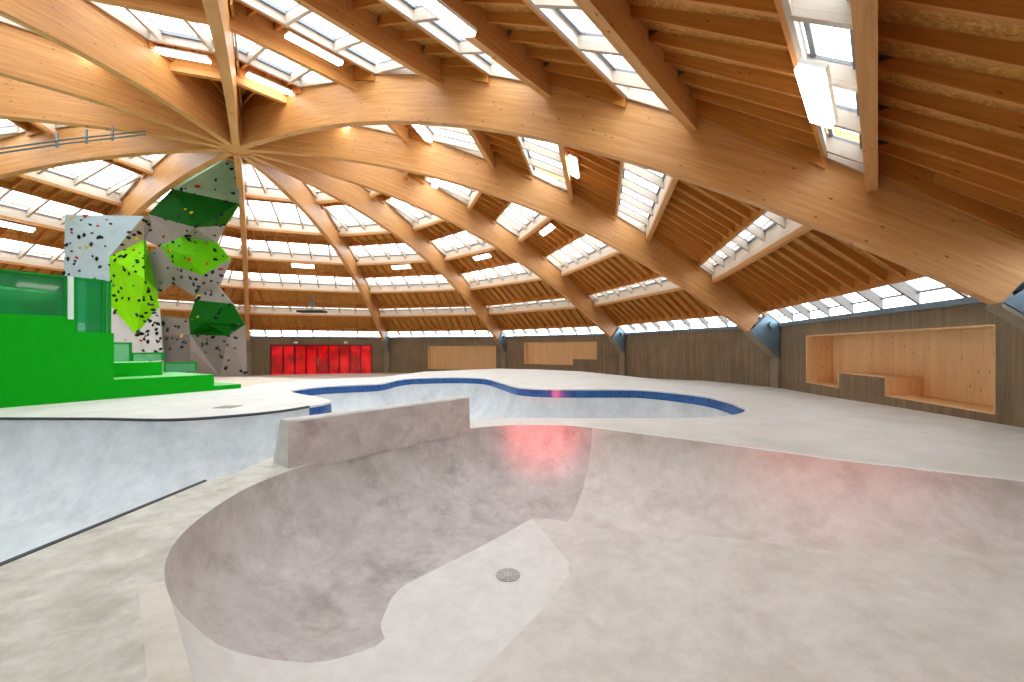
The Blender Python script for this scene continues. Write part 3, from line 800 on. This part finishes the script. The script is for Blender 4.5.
# ------------------------------------------------------------------ green terraces
A_=Vector(at_z(0,408.2,zd)); e_=(Vector(at_z(240,388.3,zd))-A_).normalized(); nl=Vector((-e_.y,e_.x))
def ga(u,left=0):     # distance along the front for a photograph column
    m=(u-512)/F; o=A_+nl*left
    return (m*o.y-o.x)/(e_.x-m*e_.y)
def gp(a,l,z): p=A_+e_*a+nl*l; return Vector((p.x,p.y,z))
groot=empty('green_terrace',gp(1,1.5,zd)); tag(groot,'bright green stepped seating block with green glass guards at left','stepped block')
gobs=[]
def gbox(name,a0,a1,l0,l1,z0,z1,topmat=True,mat='green'):
    mb=MB()
    q=[gp(a0,l0,z0),gp(a1,l0,z0),gp(a1,l1,z0),gp(a0,l1,z0)]; t=[Vector((p.x,p.y,z1)) for p in q]
    for i in range(4): mb.face([q[i],q[(i+1)%4],t[(i+1)%4],t[i]])
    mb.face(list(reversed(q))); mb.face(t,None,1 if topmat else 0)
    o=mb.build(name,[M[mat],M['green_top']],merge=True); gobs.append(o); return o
E_=EYE
a75=ga(75); a114=ga(114); a161=3.32; a214=ga(214); a240=ga(241)
gbox('tall_block',-4,a75,0,4.5,zd,E_+.765)
gbox('mid_block',a75,a114,0,3.2,zd,E_+.385)
gbox('step',a114,a161,1.15,3.0,zd,E_-.44)
gbox('step',a114,a214,0,3.0,zd,E_-.845)
gbox('step',a214,a240,0,2.6,zd,E_-1.21)
def guard(a0,a1,l,z0,z1,mat,posts=(),fw=.05,rail=True):
    p=[gp(a0,l,z0),gp(a1,l,z0),gp(a1,l,z1),gp(a0,l,z1)]
    mb=MB(); mb.face(p); g=mb.build('guard_glass',M[mat]); gobs.append(g)
    mb=MB()
    mb.beam(gp(a0,l,z1-fw),gp(a1,l,z1-fw),.05,fw); 
    for a in (a0,a1): mb.beam(gp(a-.03,l,z0),gp(a+.03,l,z0),.05,z1-z0)
    gobs.append(mb.build('guard_frame',M['green_frame']))
aL=ga(70.5)
guard(-4,ga(66.5),.04,E_+.765,E_+1.76,'gglass')
guard(ga(76),ga(104),.04,E_+.385,E_+1.76,'gglass')
guard(ga(105.5),ga(110),.04,E_+.385,E_+1.74,'gglass_pale')
mb=MB(); mb.beam(gp(aL-.05,.0,E_+.70),gp(aL+.05,.0,E_+.70),.06,1.06); gobs.append(mb.build('guard_post',M['white_post']))
guard(ga(165,2.6),ga(196,2.6),2.6,E_-.845,E_-.5,'gglass_pale')
guard(ga(132,2.6),ga(163,2.6),2.6,E_-.44,E_-.16,'gglass_pale')
guard(ga(108,2.6),ga(130.5,2.6),2.6,E_-.44,E_+.17,'gglass_pale')
gbox('rear_pillar',ga(88,2.9),ga(103,2.9),2.9,3.1,E_-.44,E_+2.05,False,'green_frame')
gbox('low_back',-4,ga(20,2.4),2.4,2.6,E_+.765,E_+1.3,False,'green_frame')
mb=MB(); mb.face([gp(-4,3.6,E_+.765),gp(1.4,3.6,E_+.765),gp(.55,3.6,E_+1.55),gp(-.9,3.6,E_+2.5),gp(-4,3.6,E_+3.2)]); gobs.append(mb.build('sloping_screen',M['gglass_pale']))
adopt(groot,*gobs)

# ------------------------------------------------------------------ climbing wall
S0=18.6
VX={ # photograph place and depth of every corner
 'a1':(65,214.5,18.0),'a2':(144,216,18.6),'a3':(109,257,18.1),'a4':(110,306,18.0),'a5':(62,400,18.0),'a6':(111,399,18.0),
 'b1':(152,218,18.9),'b2':(144,240,18.7),'m0':(146,237,18.8),
 'l1':(144.5,279,17.5),'l2':(136,335,17.9),'l3':(158,308,18.2),'l5':(155,290,18.5),'l4':(111,306,18.0),
 'w1':(162,353,18.3),'w2':(162,400,18.35),
 'd1':(172,189,17.9),'d2':(148,214,18.6),'d3':(195,227.5,17.6),'d4':(239,203.5,18.3),'d5':(224,225.5,18.3),
 's1':(231,153,18.2),'s2':(239,158,18.3),'s3':(196,172,18.5),
 'h1':(160.6,246,18.5),'h2':(181,237,18.3),'h3':(216,242,18.4),'h4':(230,259,18.6),'h5':(202,275.5,18.2),'h6':(173,264.6,18.4),'hc':(183,254,17.9),
 'g1':(145,255,18.9),'g2':(159,247,18.7),'g3':(145,279,18.6),'g4':(156,294.5,18.8),'g5':(172,283,18.8),'g6':(195,296.5,18.7),'g7':(218,287,18.9),'g8':(232,303.7,18.9),
 'n1':(195,300,18.6),'n2':(189,319,18.5),'n3':(190,334.5,18.4),'n4':(228,336,18.4),'n5':(244.3,325,18.8),'n6':(232,303.7,18.8),'nc':(204,322,18.0),
 'q1':(160.6,315.5,18.9),'q2':(189,319,18.6),'q3':(161,336,18.7),'q4':(161,376.5,18.6),'q5':(190,349,18.3),'q6':(190,334.5,18.4),'q7':(220,376.5,18.6),'q8':(228,336,18.4),'q9':(246,376.5,18.8),'q10':(244.5,325,18.8),'q11':(190,376.5,18.7)}
VX={k:at_s(*p) for k,p in VX.items()}
for k in VX:
    if VX[k].z<zd+.06: VX[k].z=zd
FACETS=[('cl_blue','a1 a2 a3 a4 a6 a5',64),('cl_tan','a2 b1 b2 a3',8),('cl_lime','a3 b2 l1',12),('cl_lime','a3 l1 l2 l4',14),('cl_lime2','b2 l5 l1',2),('cl_lime','l1 l5 l3 l2',22),
 ('cl_white','l4 l2 w2 a6',10),('cl_white','l2 l3 w1 w2',22),
 ('cl_sage','d1 s3 s1 s2 d4',12),('cl_dark','d1 d3 d2',5),('cl_dark','d1 d4 d3',8),('cl_dark2','d3 d4 d5',5),
 ('cl_grey','b1 d2 d3 h2 h1 g2',11),('cl_grey','d3 d5 h3 h2',4),('cl_grey','b1 g2 m0 b2',2),
 ('cl_lime2','h1 h2 hc h6',6),('cl_lime2','h2 h3 h4 hc',5),('cl_lime2','hc h4 h5 h6',4),
 ('cl_grey','g2 h1 h6 g4 g3 g1',7),('cl_grey','h6 h5 g6 g5 g4',8),('cl_grey','h5 h4 g7 g6',8),('cl_grey','g6 g7 g8 n1',6),
 ('cl_dark','n1 n6 nc n2',4),('cl_dark','n6 n5 nc',3),('cl_dark','n2 nc n5 n4 n3',4),
 ('cl_brown','q1 q2 q6 q3',6),('cl_grey2','q3 q6 q5 q4',7),('cl_brown','q6 q7 q11 q5',4),('cl_grey2','q4 q5 q11',4),('cl_grey2','q6 q8 q7',9),('cl_brown','q8 q10 q9 q7',6)]
croot=empty('climbing_wall',at_z(190,380,zd)+(zd,)); tag(croot,'tall faceted climbing wall of grey, lime and dark green panels','climbing wall')
cobs=[]; holds=[]
for mat,names,nh in FACETS:
    P=[VX[n] for n in names.split()]; mb=MB()
    back=[p+Vector((-.02,.12,0)) for p in P]; mb.face(P); mb.face(list(reversed(back)))
    for i in range(len(P)): mb.face([P[i],P[(i+1)%len(P)],back[(i+1)%len(P)],back[i]])
    cobs.append(mb.build('climbing_panel',M[mat]))
    tri=[(P[0],P[i],P[i+1]) for i in range(1,len(P)-1)]; ar=[((b-a).cross(c-a)).length+1e-6 for a,b,c in tri]
    for _ in range(int(nh*1.35)):
        a,b,c=random.choices(tri,ar)[0]; r1=math.sqrt(random.random()); r2=random.random()
        p=a*(1-r1)+b*(r1*(1-r2))+c*(r1*r2); nr=(b-a).cross(c-a).normalized()
        if nr.y>0: nr=-nr
        holds.append((p,nr,random.uniform(.045,.1),random.choices(range(5),[12,1.0,.8,2.4,.8])[0]))
holds.sort(key=lambda h:-h[2])
def hold_mesh():
    bm=bmesh.new(); bmesh.ops.create_icosphere(bm,subdivisions=2,radius=1)
    for v in bm.verts:
        v.co.x*=1+.25*math.sin(3*v.co.y+1); v.co.z=max(v.co.z,-.05)*.6; v.co.y*=.75
    me=bpy.data.meshes.new('climbing_hold'); bm.to_mesh(me); bm.free(); return me
HM=[]
for m in HOLD:
    me=hold_mesh(); me.materials.append(m); HM.append(me)
rest=MB()
for i,(p,nr,sz,ci) in enumerate(holds):
    rot=nr.to_track_quat('Z','Y').to_matrix().to_4x4()@Matrix.Rotation(random.random()*6,4,'Z')
    Mx=Matrix.Translation(p)@rot@Matrix.Diagonal((sz,sz,sz,1))
    if i<100:
        o=bpy.data.objects.new('climbing_hold',HM[ci]); link(o); o.matrix_world=Mx; o.parent=croot; o.matrix_parent_inverse=Matrix.Translation(-Vector(croot.location))
    else:
        me=HM[ci]
        for f in me.polygons: rest.face([Mx@me.vertices[v].co for v in f.vertices],None,ci)
ro=rest.build('small_climbing_holds',HOLD); ro['kind']='stuff'; cobs.append(ro)
adopt(croot,*cobs)

# ------------------------------------------------------------------ fittings
def roof_point(kb,i,u,v,drop):
    ph=th(kb+.5); n=Vector((math.sin(ph),math.cos(ph))); D0,z0,D1,z1=ringline(i); sl=(z1-z0)/(D1-D0)
    w=Vector(((u-512)/F,1,(V0-v)/F))
    # z = z0+(n.(p-C)-D0)*sl - drop
    c0=z0-drop+(-(n.x*CX+n.y*CY)-D0)*sl
    s=(EYE-c0)/(sl*(n.x*w.x+n.y*w.y)-w.z)
    return Vector((w.x*s,w.y*s,EYE+w.z*s)),ph,sl
LIGHTS=[(5,1,272,85,'glowing strip light nearest the hub, right of the overhead arch'),
 (5,2,315,50,'glowing strip light second from the hub, right of the overhead arch'),
 (5,3,438,9,'long glowing strip light at the top centre edge of the picture'),
 (5,5,817,98,'large glowing box light close overhead at the top right'),
 (6,2,181,55,'glowing strip light left of the overhead arch'),
 (4,5,574,167,'glowing strip light in the bay over the large bench niche, nearer the right'),
 (4,4,421,131,'glowing strip light in the bay over the large bench niche, nearer the hub'),
 (4,3,347,128,'small glowing light seen under the biggest arch near the hub'),
 (3,5,547,230,'small strip light in the bay over the bare board-marked wall'),
 (3,3,436,181,'small bright light close under the arch over the bench niche end'),
 (2,5,482,257,'small strip light in the bay over the stepped timber niche'),
 (1,5,401,267,'small strip light in the bay over the plain timber niche'),
 (0,5,303,266,'small strip light in the bay over the red doors'),
 (10,5,13,226,'strip light at the left edge above the green terrace'),
 (7,4,81,56,'short strip light showing under the steepest arch at upper left')]
for kb,i,u,v,lab in LIGHTS:
    best=None
    for ii in range(1,7):
        p,ph,sl=roof_point(kb,ii,u,v,.16 if v>9 else .42)
        D=(Vector((p.x-CX,p.y-CY))).dot(Vector((math.sin(ph),math.cos(ph)))); D0,z0,D1,z1=ringline(ii)
        if D0-.25<=D<=D1+.25 and p.y>0 and not best or (v==9 and ii==i): best=(p,ph,sl,ii,D,(Vector((p.x-CX,p.y-CY))).dot(Vector((math.cos(ph),-math.sin(ph)))))
    if not best:
        continue
    p,ph,sl,ii,D,tt=best
    root=empty('ceiling_light',p); tag(root,lab,'ceiling light','strip lights under the roof')
    Mx=Matrix.Translation(p)@Matrix.Rotation(-ph,4,'Z')@Matrix.Rotation(math.atan(sl),4,'X')
    h=.7; wd=.15
    mb=MB(); mb.box(-h,h,-wd,wd,.02,.07,0,Mx); a=mb.build('housing',M['lamp_body'])
    mb=MB(); mb.box(-h+.01,h-.01,-wd+.01,wd-.01,-.045,.02,0,Mx); b=mb.build('diffuser',M['lamp'])
    adopt(root,a,b)
# exit lamps over the doors
for u,lab in ((296,'small white round lamp over the left half of the red doors'),(346,'small white round lamp over the right half of the red doors')):
    a,z=wall_uv(0,u,342.6); c=W3(0,a,-.12,z); root=empty('wall_lamp',c); tag(root,lab,'wall lamp','lamps over the red doors')
    bm=bmesh.new(); bmesh.ops.create_uvsphere(bm,u_segments=16,v_segments=8,radius=.17)
    for v_ in bm.verts: v_.co.z*=.55
    me=bpy.data.meshes.new('lamp_shade'); bm.to_mesh(me); bm.free(); me.materials.append(M['lamp_body']); o=bpy.data.objects.new('lamp_shade',me); link(o); o.location=c
    for p in me.polygons: p.use_smooth=True
    mb=MB(); mb.beam(c,W3(0,a,.0,z),.05,.05); adopt(root,o,mb.build('bracket',M['dark_steel']))
# pipe run along a purlin at left, and the hanging rack over the doors
mb=MB(); A1=at_s(-30,157.5,11.2); A2=at_s(146,134.5,13.4)
for dzv in (0,.12): mb.tube([A1+Vector((0,0,dzv)),A1*.5+A2*.5+Vector((0,0,dzv+.05)),A2+Vector((0,0,dzv))],.026,8)
o=mb.build('pipe_run',M['pipe']); root=empty('pipe_rack',A1*.5+A2*.5); tag(root,'pair of thin dark pipes running under the roof at upper left','pipes')
hs=[]
for q in (.12,.45,.62,.78):
    mb=MB(); c=A1.lerp(A2,q); mb.beam(c+Vector((-.03,0,-.05)),c+Vector((.03,0,-.05)),.03,.45); hs.append(mb.build('pipe_hanger',M['steel']))
adopt(root,o,*hs)
c=at_s(312,312.5,29.5); root=empty('hanging_rack',c); tag(root,'dark equipment rack hanging under the roof above the red doors','hanging rack')
mb=MB()
for yy in (-.35,.35): mb.beam(c+Vector((-.95,yy,0)),c+Vector((.95,yy,0)),.12,.14)
for xx in (-.9,-.45,0,.45,.9): mb.beam(c+Vector((xx,-.35,0)),c+Vector((xx,.35,0)),.06,.06)
a=mb.build('rack_frame',M['dark_steel'])
mb=MB(); mb.tube([c+Vector((0,0,.05)),c+Vector((0,0,1.3))],.04); mb.tube([c+Vector((-.4,0,.05)),c+Vector((0,0,.5)),c+Vector((.4,0,.05))],.02)
mb.box(-.14,.14,-.14,.14,.45,.75,0,Matrix.Translation(c)); b=mb.build('suspension_rod',M['steel'])
adopt(root,a,b)

# ------------------------------------------------------------------ light and camera
w=bpy.data.worlds.new('overcast sky'); sc.world=w; w.use_nodes=True
bg=w.node_tree.nodes['Background']; bg.inputs[0].default_value=(.86,.94,1,1); bg.inputs[1].default_value=6.7
# added red spots on the bowl's far lip, standing in for an unseen source
def spot(name,loc,target,energy,size,blend,col,rad=.3):
    l=bpy.data.lights.new(name,'SPOT'); l.energy=energy; l.spot_size=math.radians(size); l.spot_blend=blend; l.color=col; l.shadow_soft_size=rad
    o=bpy.data.objects.new(name,l); link(o); o.location=loc; o.rotation_euler=(Vector(target)-Vector(loc)).to_track_quat('-Z','Y').to_euler(); return o
spot('red_glow',(.3,-1.2,zd+.5),(.5,6.95,zd-.16),3600,11.5,.8,(1,.10,.12))
spot('red_glow',(.6,-1.2,zd+.5),(1.15,6.7,zd-.14),700,5,.7,(1,.10,.12))
spot('red_glow',(-.4,-1.2,zd+.5),(-.78,6.6,zd-.12),420,3.2,.6,(1,.10,.06))
spot('red_glow',(-1.5,-.8,zd+.45),(3.9,4.9,zd+.02),560,20,1,(1,.12,.08))
cam=bpy.data.cameras.new('camera'); co=bpy.data.objects.new('camera',cam); link(co); sc.camera=co
co.location=(0,0,EYE); co.rotation_euler=(math.radians(90),0,0)
cam.sensor_width=36; cam.lens=F/1024*36; cam.shift_y=(V0-341)/1024; cam.clip_start=.05; cam.clip_end=300
sc.view_settings.view_transform='Standard'; sc.view_settings.look='None'; sc.view_settings.exposure=0; sc.view_settings.gamma=1
sc.cycles.max_bounces=10; sc.cycles.diffuse_bounces=6; sc.cycles.glossy_bounces=3; sc.cycles.transparent_max_bounces=12
sc.cycles.use_denoising=True
